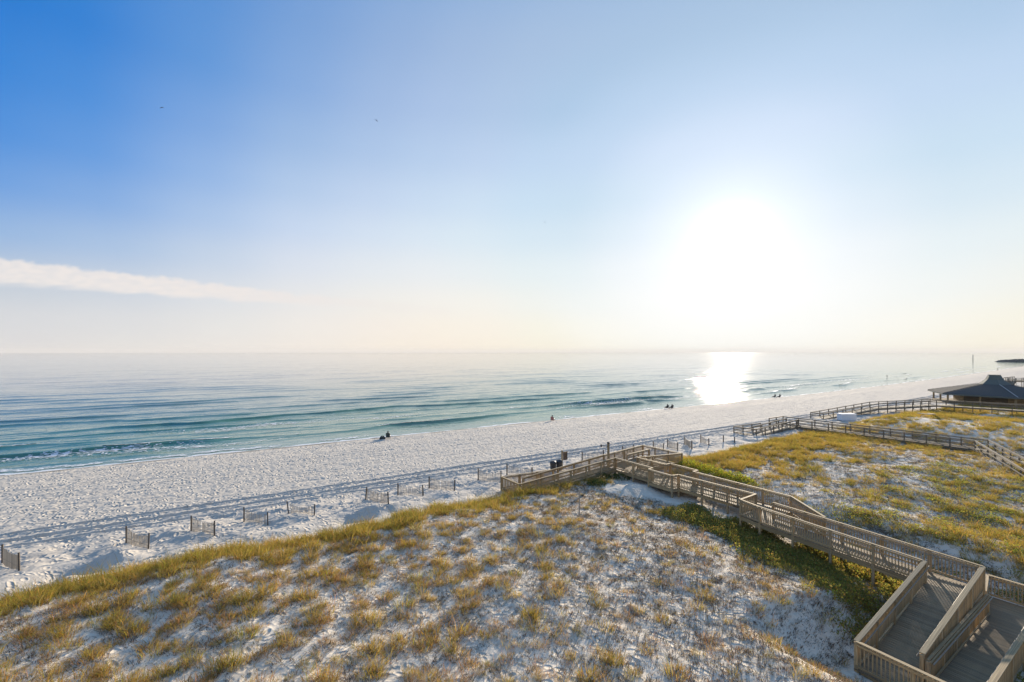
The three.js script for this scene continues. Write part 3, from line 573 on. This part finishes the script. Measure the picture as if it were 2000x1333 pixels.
const walkAvoid = (u, v) => (u > 28.9 && u < 34 && v > 6 && v < 34) || (u > 20.9 && u < 34 && v > 3.9 && v < 8.3) || (u > 20 && u < 38.6 && v > 28.5 && v < 34.2 && (v > 30.7 || u > 32)) || (u > 74.8 && u < 77.6 && v > 15);
const greenness = (u, v) => clamp(0.35 + 0.6 * n2(u * 0.13 + 7, v * 0.13) + 0.35 * ss(duneEdge(u) - 4, duneEdge(u) - 1, v) + 0.25 * ss(40, 46, u) * ss(20, 8, v));
function cover(u, v) {   // how much grass stands here
  const e = duneEdge(u) + coast(u), q = v - e;
  if (q > 0.9) return 0;
  const clump = ss(-0.25 - 0.15 * ss(16, 2, u), 0.55 - 0.1 * ss(16, 2, u), n1(u * 0.62 + 3, v * 0.62) + 0.75 * n2(u * 1.6, v * 1.6));
  const wob = n3(u * 0.25, 3) + 0.5 * n4(u * 0.7, 8), fringe = ss(0.9, 0.1, q + 0.5 + 0.6 * wob) * ss(-4.2, -1.2, q + 0.9 * wob) * (0.55 + 0.45 * ss(-0.6, 0.3, n2(u * 0.5, v * 0.7)));
  let k;
  if (u < 35) {
    k = lerp(0.95, 0.5, ss(2, 20, u + (16 - v) * 0.6)) * clump + 0.1;
    k = Math.max(k, fringe * (0.7 + 0.3 * clump));
    k *= 1 - Math.exp(-(Math.pow((u - patch[0]) / 3, 2) + Math.pow((v - patch[1]) / 2.3, 2)) * 1.2);
  } else {
    const bare = ss(0.1, 0.6, n3(u * 0.09, v * 0.16) + 0.5 * n2(u * 0.6, v * 0.6) + 0.5 * ss(25, 20, v) * ss(11, 15, v) * ss(75, 60, u));
    k = lerp(0.68 + 0.5 * ss(20, 25, v) + 0.5 * ss(13, 7, v) + 0.5 * ss(70, 80, u), 0.3, bare * ss(30, 24, v)) * (0.45 + 0.55 * clump);
    k = Math.max(k, fringe * 0.9);
  }
  return clamp(k);
}
{
  const r = rng(77), spots = { gold: [], olive: [], dry: [], dead: [] };
  const scatter = (u0, u1, v0, v1, per, fn) => { const n = Math.floor((u1 - u0) * (v1 - v0) * per); for (let i = 0; i < n; i++) { const u = lerp(u0, u1, r()), v = lerp(v0, v1, r()); if (!walkAvoid(u, v)) fn(u, v); } };
  const put = (kind, u, v, s, squash = 1) => spots[kind].push([u, ground(u, v), v, s, squash, r() * 6.283, r()]);
  const grow = (u, v) => {
    const k = cover(u, v); if (r() > k * k) return;
    const g = greenness(u, v), q = v - duneEdge(u), rim = ss(-4.5, -2, q), s = (0.32 + 0.85 * Math.pow(r(), 2.2)) * lerp(0.8, 1.15, k) * (u < 35 ? lerp(0.85, 1.1, rim) : 1), kind = u < 35 && r() < lerp(0.6, 0.1, rim) ? 'dry' : r() < g * 0.7 ? 'olive' : 'gold';
    put(kind, u, v, s, 0.85 + 0.3 * r());
  };
  scatter(-18, 35, 1, 34, 22, grow); scatter(35, 75, 0, 35, 15, grow); scatter(75, 170, 4, 36, 6.5, grow); scatter(170, 420, 0, 36, 0.8, (u, v) => grow(u, v + 0));
  scatter(-14, 36, 1, 32, 38, (u, v) => { const e = duneEdge(u) - v; if (e > 1.5 && r() < 0.35 + 0.4 * ss(2, 24, u + (14 - v) * 0.5) + 0.2 * n1(u * 0.3, v * 0.3) && Math.hypot(u - patch[0], v - patch[1]) > 2.3) put('dead', u, v, 0.5 + 0.9 * r()); });
  scatter(35, 80, 1, 32, 18, (u, v) => { if (r() < 0.7) put('dead', u, v, 0.6 + 0.9 * r()); });
  // the clumps that show largest are things of their own; the rest is grass
  const all = Object.entries(spots).flatMap(([kind, l]) => kind === 'dead' ? [] : l.map(s => ({ kind, s, size: s[3] / Math.hypot(s[0], CAM_Y - s[1], s[2]) * (s[0] < 35 ? 1 : 0.8) })));
  all.sort((a, b) => b.size - a.size);
  const chosen = new Set(), kept = [];
  for (const c of all) { if (kept.length >= 240) break; const d = depthOf(c.s[0], c.s[2]), X = c.s[0] * CY - c.s[2] * SY, px = 1000 + FOCAL * X / d, py = HORIZON + FOCAL * (CAM_Y - c.s[1]) / d; if (d < 5 || px < -10 || px > 2010 || py > 1345 || kept.some(k => Math.hypot(k.s[0] - c.s[0], k.s[2] - c.s[2]) < 0.55)) continue; kept.push(c); chosen.add(c.s); }
  const words = { gold: 'clump of golden dune grass on the white sand in front', olive: 'clump of olive green dune grass on the white sand in front', dry: 'clump of dry brown dune grass on the white sand in front' };
  for (const { kind, s } of kept) {
    const m = mesh('grass_clump', kinds[kind][Math.floor(s[6] * 3)], leafMat); m.position.set(s[0], s[1], -s[2]); m.rotation.y = s[5]; m.scale.set(s[3], s[3] * s[4], s[3]);
    tag(m, words[kind], 'grass clump', `${kind} grass clumps on the dune in front`);
  }
  const M = new THREE.Matrix4(), Q = new THREE.Quaternion(), Y = new THREE.Vector3(0, 1, 0), C = new THREE.Color();
  for (const [kind, list] of Object.entries(spots)) for (let k = 0; k < 3; k++) {
    const own = list.filter(s => !chosen.has(s) && Math.floor(s[6] * 3) === k); if (!own.length) continue;
    const im = shadows(new THREE.InstancedMesh(kinds[kind][k], leafMat, own.length)); im.name = numbered(kind === 'dead' ? 'dead_grass' : 'dune_grass');
    own.forEach((s, i) => { M.compose(new THREE.Vector3(s[0], s[1], -s[2]), Q.setFromAxisAngle(Y, s[5]), new THREE.Vector3(s[3], s[3] * s[4], s[3])); im.setMatrixAt(i, M); const t = 0.8 + 0.4 * ((s[6] * 37) % 1); im.setColorAt(i, C.setRGB(t, t * (0.95 + 0.1 * ((s[6] * 91) % 1)), t)); });
    im.userData = { kind: 'stuff', label: { gold: 'golden dune grass spread over the sand', olive: 'olive green dune grass spread over the sand', dry: 'dry brown dune grass spread over the sand', dead: 'short dead grey stubble strewn over the dune sand' }[kind], category: 'grass' };
    scene.add(im);
  }
  console.log('grass', Object.entries(spots).map(([k, l]) => k + ' ' + l.length).join(', '));
}
{   // leafy ground cover in the shade beside the boardwalk and at the right
  const LEAF = [[0.28, 0.25, 0.05], [0.34, 0.28, 0.055], [0.23, 0.215, 0.045]], r = rng(88), dark = [1, 2].map(k => leafGeo(700 + k, 150, 0.55, 0.32, 0.085, LEAF)), bright = [1, 2].map(k => leafGeo(710 + k, 110, 0.6, 0.34, 0.08, LEAF));
  const lay = (geos, name, label, pts) => geos.forEach((g, k) => {
    const own = pts.filter((_, i) => i % geos.length === k), im = shadows(new THREE.InstancedMesh(g, leafMat, own.length)), M = new THREE.Matrix4(), Q = new THREE.Quaternion(), Y = new THREE.Vector3(0, 1, 0); im.name = numbered(name);
    own.forEach(([u, v], i) => { const s = 0.6 + 0.8 * r(); M.compose(new THREE.Vector3(u, ground(u, v) - 0.02, -v), Q.setFromAxisAngle(Y, r() * 6.28), new THREE.Vector3(s, s * (0.7 + 0.5 * r()), s)); im.setMatrixAt(i, M); });
    im.userData = { kind: 'stuff', label, category: 'ground cover' }; scene.add(im);
  });
  const a = [], b = [];
  for (let i = 0; i < 5200; i++) { const u = lerp(19, 36, r()), v = lerp(2, 22, r()), d = Math.abs(u - 28.6 + 0.0 * v) / lerp(6.5, 2.4, ss(6, 20, v)); if (r() < (1 - d) * 1.2 * ss(-0.5, 0.3, n2(u * 0.3, v * 0.3) + 0.35) && !(u > 20.9 && u < 34 && v > 4.1 && v < 8.1)) a.push([u, v]); }
  for (let i = 0; i < 5200; i++) { const u = lerp(34.5, 62, r()), v = lerp(0, 17, r()); if (r() < 0.28 * ss(-0.1, 0.7, n3(u * 0.3, v * 0.3) + 0.5 * n2(u * 0.9, v * 0.9) + 0.3 * ss(14, 6, v))) b.push([u, v]); }
  lay(dark, 'vine_cover', 'dark green creeping plants in the shade beside the boardwalk', a); lay(bright, 'leafy_cover', 'yellow green creeping plants on the dune past the boardwalk', b);
  // single shrubs
  const shrub = (u, v, s, geo, name, label, group) => { const o = mesh(name, geo, leafMat); o.position.set(u, ground(u, v), -v); o.scale.set(s, s, s); o.rotation.y = r() * 6; tag(o, label, 'shrub', group); };
  const yg = leafGeo(720, 900, 0.95, 0.75, 0.1, [[0.27, 0.26, 0.025], [0.34, 0.3, 0.03], [0.2, 0.21, 0.025]]), gr = leafGeo(721, 800, 0.9, 0.5, 0.1, [[0.09, 0.13, 0.025], [0.13, 0.16, 0.03], [0.07, 0.1, 0.02]]);
  for (const [px, py] of [[1345, 907], [1362, 912], [1382, 918], [1400, 924], [1418, 930], [1436, 934], [1452, 941]]) { const p = hit(px, py + 8); shrub(p[0], p[2], 0.9 + 0.35 * r(), yg, 'yellow_shrub', 'bright yellow green shrub in the row along the boardwalk railing', 'row of yellow green shrubs'); }
  for (const [px, py] of [[1150, 938], [1172, 936], [1192, 934], [1212, 936], [1165, 948]]) { const p = hit(px, py); shrub(p[0], p[2], 0.8 + 0.4 * r(), gr, 'green_shrub', 'low green shrub at the foot of the boardwalk corner', 'low green shrubs by the boardwalk corner'); }
}

// ---------------------------------------------------------------- people on the beach
function figure(bones, colourOf, size, centre, res = 44) {   // one skin over tapered bones: [ax,ay,az, ra, bx,by,bz, rb, tone]
  const mc = new MarchingCubes(res, new THREE.MeshStandardMaterial(), false, false, 60000); mc.isolation = 0; mc.reset();
  const sd = (x, y, z) => { let d = 1e9, tone = 0, best = 1e9; for (const b of bones) { const dx = b[4] - b[0], dy = b[5] - b[1], dz = b[6] - b[2], l2 = dx * dx + dy * dy + dz * dz || 1e-9, t = clamp(((x - b[0]) * dx + (y - b[1]) * dy + (z - b[2]) * dz) / l2), q = Math.hypot(x - b[0] - dx * t, y - b[1] - dy * t, z - b[2] - dz * t) - lerp(b[3], b[7], t); if (q < best) { best = q; tone = b[8]; } const k = 0.03, h = clamp(0.5 + 0.5 * (d - q) / k); d = d > 1e8 ? q : lerp(d, q, h) - k * h * (1 - h); } return [d, tone]; };
  const half = res / 2, S = size / 2;
  for (let k = 0; k < res; k++) for (let j = 0; j < res; j++) for (let i = 0; i < res; i++) mc.field[k * res * res + j * res + i] = -sd(centre[0] + (i - half) / half * S, centre[1] + (j - half) / half * S, centre[2] + (k - half) / half * S)[0];
  mc.update();
  const n = mc.count ?? mc.geometry.drawRange.count, p = new Float32Array(n * 3), c = new Float32Array(n * 3), nn = mc.normalArray.slice(0, n * 3);
  for (let i = 0; i < n; i++) { const q = [0, 1, 2].map(k => centre[k] + mc.positionArray[i * 3 + k] * S); p.set(q, i * 3); c.set(colourOf[sd(...q)[1]], i * 3); }
  const g = new THREE.BufferGeometry(); g.setAttribute('position', new THREE.BufferAttribute(p, 3)); g.setAttribute('color', new THREE.BufferAttribute(c, 3)); g.computeVertexNormals();
  return g;
}
const skinMat = new THREE.MeshStandardMaterial({ vertexColors: true, roughness: 0.7 });
const SKIN = [0.3, 0.17, 0.11];
const seatedBones = [   // facing +z, hips on a low seat at y 0.25
  [0, 0.3, 0, 0.15, 0, 0.55, -0.1, 0.14, 1], [0, 0.55, -0.1, 0.14, 0, 0.78, -0.16, 0.15, 1], [0, 0.8, -0.16, 0.06, 0, 0.9, -0.15, 0.055, 0], [0, 0.98, -0.13, 0.1, 0, 1.04, -0.13, 0.1, 3], [0, 0.94, -0.1, 0.075, 0, 1.0, -0.1, 0.085, 0], [0, 0.97, -0.01, 0.018, 0, 0.955, -0.0, 0.02, 0],
  ...[-1, 1].flatMap(s => [[s * 0.09, 0.3, 0, 0.1, s * 0.13, 0.42, 0.42, 0.07, 2], [s * 0.13, 0.42, 0.42, 0.065, s * 0.12, 0.08, 0.62, 0.045, 0], [s * 0.12, 0.06, 0.62, 0.045, s * 0.13, 0.05, 0.8, 0.03, 0], [s * 0.18, 0.78, -0.15, 0.06, s * 0.26, 0.55, -0.02, 0.05, 1], [s * 0.26, 0.55, -0.02, 0.045, s * 0.2, 0.47, 0.22, 0.035, 0], [s * 0.2, 0.47, 0.22, 0.04, s * 0.17, 0.46, 0.3, 0.03, 0]]),
];
const standingBones = [
  [0, 0.92, 0, 0.15, 0, 1.2, 0, 0.14, 2], [0, 1.2, 0, 0.14, 0, 1.4, 0, 0.16, 1], [0, 1.45, 0, 0.06, 0, 1.55, 0.01, 0.055, 0], [0, 1.66, 0, 0.1, 0, 1.7, -0.01, 0.1, 3], [0, 1.6, 0.03, 0.075, 0, 1.66, 0.03, 0.085, 0],
  ...[-1, 1].flatMap(s => [[s * 0.09, 0.9, 0, 0.1, s * 0.1, 0.5, 0.03 * s, 0.07, 2], [s * 0.1, 0.5, 0.03 * s, 0.065, s * 0.1, 0.08, 0, 0.045, 0], [s * 0.1, 0.05, 0, 0.045, s * 0.11, 0.04, 0.17, 0.035, 0], [s * 0.19, 1.4, 0, 0.06, s * 0.26, 1.13, 0, 0.05, 1], [s * 0.26, 1.13, 0, 0.045, s * 0.25, 0.9, 0.08, 0.035, 0], [s * 0.25, 0.88, 0.08, 0.04, s * 0.25, 0.8, 0.1, 0.03, 0]]),
];
function beachChair(u, v, turn, col, label, group) {
  const o = thing('beach_chair', label, 'chair', [u, ground(u, v), -v], group); o.rotation.y = turn;
  const cloth = new THREE.MeshStandardMaterial({ color: new THREE.Color(...col), roughness: 0.9 }), metal = new THREE.MeshStandardMaterial({ color: new THREE.Color(0.35, 0.35, 0.36), roughness: 0.35, metalness: 0.9 });
  const seat = mesh('seat', new RoundedBoxGeometry(0.54, 0.025, 0.46, 1, 0.01), cloth, o); seat.position.set(0, 0.19, 0.08); seat.rotation.x = -0.12;
  const back = mesh('backrest', new RoundedBoxGeometry(0.54, 0.75, 0.025, 1, 0.01), cloth, o); back.position.set(0, 0.52, -0.28); back.rotation.x = -0.35;
  for (const s of [-1, 1]) { const P = [[0.3, 0, 0.3], [0.3, 0.4, 0.2], [0.3, 0.42, -0.2], [0.3, 0, -0.35]].map(p => new THREE.Vector3(p[0] * s, p[1], p[2])); mesh('side_frame', new THREE.TubeGeometry(new THREE.CatmullRomCurve3(P), 16, 0.014, 6), metal, o); const arm = mesh('armrest', new RoundedBoxGeometry(0.05, 0.03, 0.4, 1, 0.01), metal, o); arm.position.set(0.3 * s, 0.43, 0); }
  return o;
}
{
  const seated = (u, v, turn, tones, label, chair, group) => {
    if (chair) beachChair(u, v, turn, chair, label.replace(/dark clothed person, one of two seated|dark clothed person reclining in a chair|person in dark top and pink shorts sitting alone in a chair/, m => ({ d: m.includes('two') ? 'low dark beach chair, one of two' : 'low dark green beach chair under a reclining person', p: 'low pink beach chair under a person' })[m[0]]), group && 'chairs ' + group);
    const o = mesh('person', figure(seatedBones, tones, 1.5, [0, 0.58, 0.25]), skinMat); o.position.set(u, ground(u, v) - (chair ? 0.0 : 0.17), -v); o.rotation.y = turn; tag(o, label, 'person', group); return o;
  };
  const sea = Math.PI, cols = (a, b) => [SKIN, a, b, [0.03, 0.02, 0.015]];
  let p = hit(758, 857); seated(p[0], p[2], sea - 0.5, cols([0.03, 0.03, 0.035], [0.04, 0.04, 0.05]), 'dark clothed person reclining in a chair at the edge of the green water', [0.03, 0.05, 0.05]);
  { const q = hit(750, 858), o = thing('beach_bag', 'dark slumped bag on wet sand beside the reclining person', 'bag', [q[0] - 0.25, q[1], -q[2]]); const m = new THREE.MeshStandardMaterial({ color: new THREE.Color(0.035, 0.045, 0.045), roughness: 0.9 }); const g = new THREE.SphereGeometry(0.3, 16, 12); for (let i = 0; i < g.attributes.position.count; i++) { const x = g.attributes.position.getX(i), y = g.attributes.position.getY(i), z = g.attributes.position.getZ(i); g.attributes.position.setXYZ(i, x * (1.5 + 0.2 * n1(x * 5, z * 5)), Math.max(0, y + 0.2) * (0.9 + 0.3 * n2(x * 4, z * 4)), z * 1.1); } g.computeVertexNormals(); mesh('sack', g, m, o); const h = mesh('strap', new THREE.TorusGeometry(0.18, 0.018, 6, 20, Math.PI), m, o); h.position.y = 0.38; }
  p = hit(1079, 823); seated(p[0], p[2], sea - 0.9, cols([0.05, 0.03, 0.03], [0.42, 0.19, 0.17]), 'person in dark top and pink shorts sitting alone in a chair at the waterline', [0.35, 0.16, 0.15]);
  for (const px of [1303, 1312]) { p = hit(px, 799); seated(p[0], p[2], sea, cols([0.04, 0.04, 0.045], [0.03, 0.03, 0.04]), 'dark clothed person, one of two seated side by side where foam is thick', [0.03, 0.03, 0.035], 'of the pair beside the foam'); }
  for (const px of [1513, 1522.5]) { p = hit(px, 777.5); seated(p[0], p[2], sea + 0.2, cols([0.05, 0.045, 0.05], [0.03, 0.03, 0.04]), 'dark clothed person, one of two seated close to the bright sun glitter', [0.03, 0.03, 0.035], 'of the pair beside the glitter'); }
  const stand = (u, y, v, label, tones) => { const o = mesh('person', figure(standingBones, tones, 2.0, [0, 0.9, 0]), skinMat); o.position.set(u, y, -v); o.rotation.y = 0.6; tag(o, label, 'person'); };
  let q = pix(1733, 738, 0); stand(q[0], -0.35, q[1], 'dark figure of a person wading in the shallow surf', cols([0.05, 0.04, 0.04], [0.04, 0.04, 0.05]));
  p = hit(1949, 724.5); stand(p[0], p[1], p[2], 'tiny person standing on the far sand above the shelter roof', cols([0.1, 0.1, 0.1], [0.08, 0.07, 0.07]));
}

// ---------------------------------------------------------------- far things
{
  const m = new THREE.MeshStandardMaterial({ color: new THREE.Color(0.13, 0.13, 0.12), roughness: 0.8 });
  const q = pix(1901, 707, 0), o = thing('channel_marker', 'dark pile with platform standing in the sea off the rock jetty', 'marker', [q[0], 0, -q[1]]);
  const s = mesh('pile', new THREE.CylinderGeometry(0.32, 0.42, 11, 10), m, o); s.position.y = 4; const pl = mesh('platform', new THREE.CylinderGeometry(0.6, 0.6, 0.25, 10), m, o); pl.position.y = 7.6; const b = mesh('board', unitBox, m, o); b.scale.set(0.95, 0.95, 0.15); b.position.y = 9;
}
{   // rock jetty running out from the far beach
  const [u0, v0] = pix(1938, 707, 0), [u1, v1] = pix(2100, 709, 0), us = 150, g = new THREE.BufferGeometry(), pos = [], idx = [], col = [];
  const dx = u1 - u0, dv = v1 - v0, L = Math.hypot(dx, dv), nx = -dv / L, nv = dx / L, K = 14;
  for (let i = 0; i <= us; i++) for (let k = 0; k <= K; k++) { const t = i / us, c = k / K * 2 - 1, env = ss(0, 0.12, t) * (0.75 + 0.35 * ss(0.1, 0.35, t)), w = 7, rough = n1(i * 0.9, k * 1.3) * 0.7 + n2(i * 0.25, k * 0.4) * 0.8, y = (1 - c * c) * 4.0 * env + rough * env - 0.6; pos.push(dx * t + nx * c * w, y, -(dv * t + nv * c * w)); const s = 0.8 + 0.3 * n3(i * 0.7, k * 0.9); col.push(0.12 * s, 0.13 * s, 0.115 * s); }
  for (let i = 0; i < us; i++) for (let k = 0; k < K; k++) { const a = i * (K + 1) + k, b = a + K + 1; idx.push(a, a + 1, b + 1, a, b + 1, b); }
  g.setAttribute('position', new THREE.Float32BufferAttribute(pos, 3)); g.setAttribute('color', new THREE.Float32BufferAttribute(col, 3)); g.setIndex(idx); g.computeVertexNormals();
  const o = mesh('rock_jetty', g, new THREE.MeshStandardMaterial({ vertexColors: true, roughness: 0.95, side: THREE.DoubleSide, flatShading: true })); o.position.set(u0, 0, -v0); tag(o, 'long dark rock jetty running into the sea at the far beach', 'jetty');
}
{   // birds
  const m = new THREE.MeshStandardMaterial({ color: new THREE.Color(0.04, 0.045, 0.055), roughness: 0.9, side: THREE.DoubleSide });
  [[315, 210, 0.5, 'gull gliding in the deepest blue part of the sky', 120], [735, 235, -0.4, 'gull flying in mid blue sky well away from the sun', 150], [1064, 434, 0.2, 'distant gull flying in the pale sky nearest to the sun glare', 230]].forEach(([px, py, bank, label, d]) => {
    const X = (px - 1000) / FOCAL * d, y = CAM_Y + (HORIZON - py) / FOCAL * d, o = thing('flying_gull', label, 'bird', [X * CY + d * SY, y, -(-X * SY + d * CY)]);
    const body = new THREE.SphereGeometry(0.11, 12, 8); body.scale(0.9, 0.85, 2.6); mesh('body', body, m, o);
    const tail = mesh('tail', new THREE.ConeGeometry(0.09, 0.25, 6), m, o); tail.position.z = 0.36; tail.rotation.x = -Math.PI / 2; tail.scale.y = 1;
    for (const s of [-1, 1]) { const sh = new THREE.Shape([[0, -0.12], [0.35, -0.16], [0.7, -0.02], [0.66, 0.03], [0.33, 0.05], [0, 0.14]].map(p => new THREE.Vector2(p[0] * s, p[1]))); const w = mesh('wing', new THREE.ExtrudeGeometry(sh, { depth: 0.02, bevelEnabled: false }), m, o); w.rotation.x = Math.PI / 2; w.rotation.y = s * -0.35; w.position.y = 0.06; }
    o.rotation.set(0.1, -YAW + 0.9 + bank, bank);
  });
}

scene.fog = new THREE.FogExp2(0xf6f3ee, 0.000055);   // sea haze
renderer.render(scene, camera);
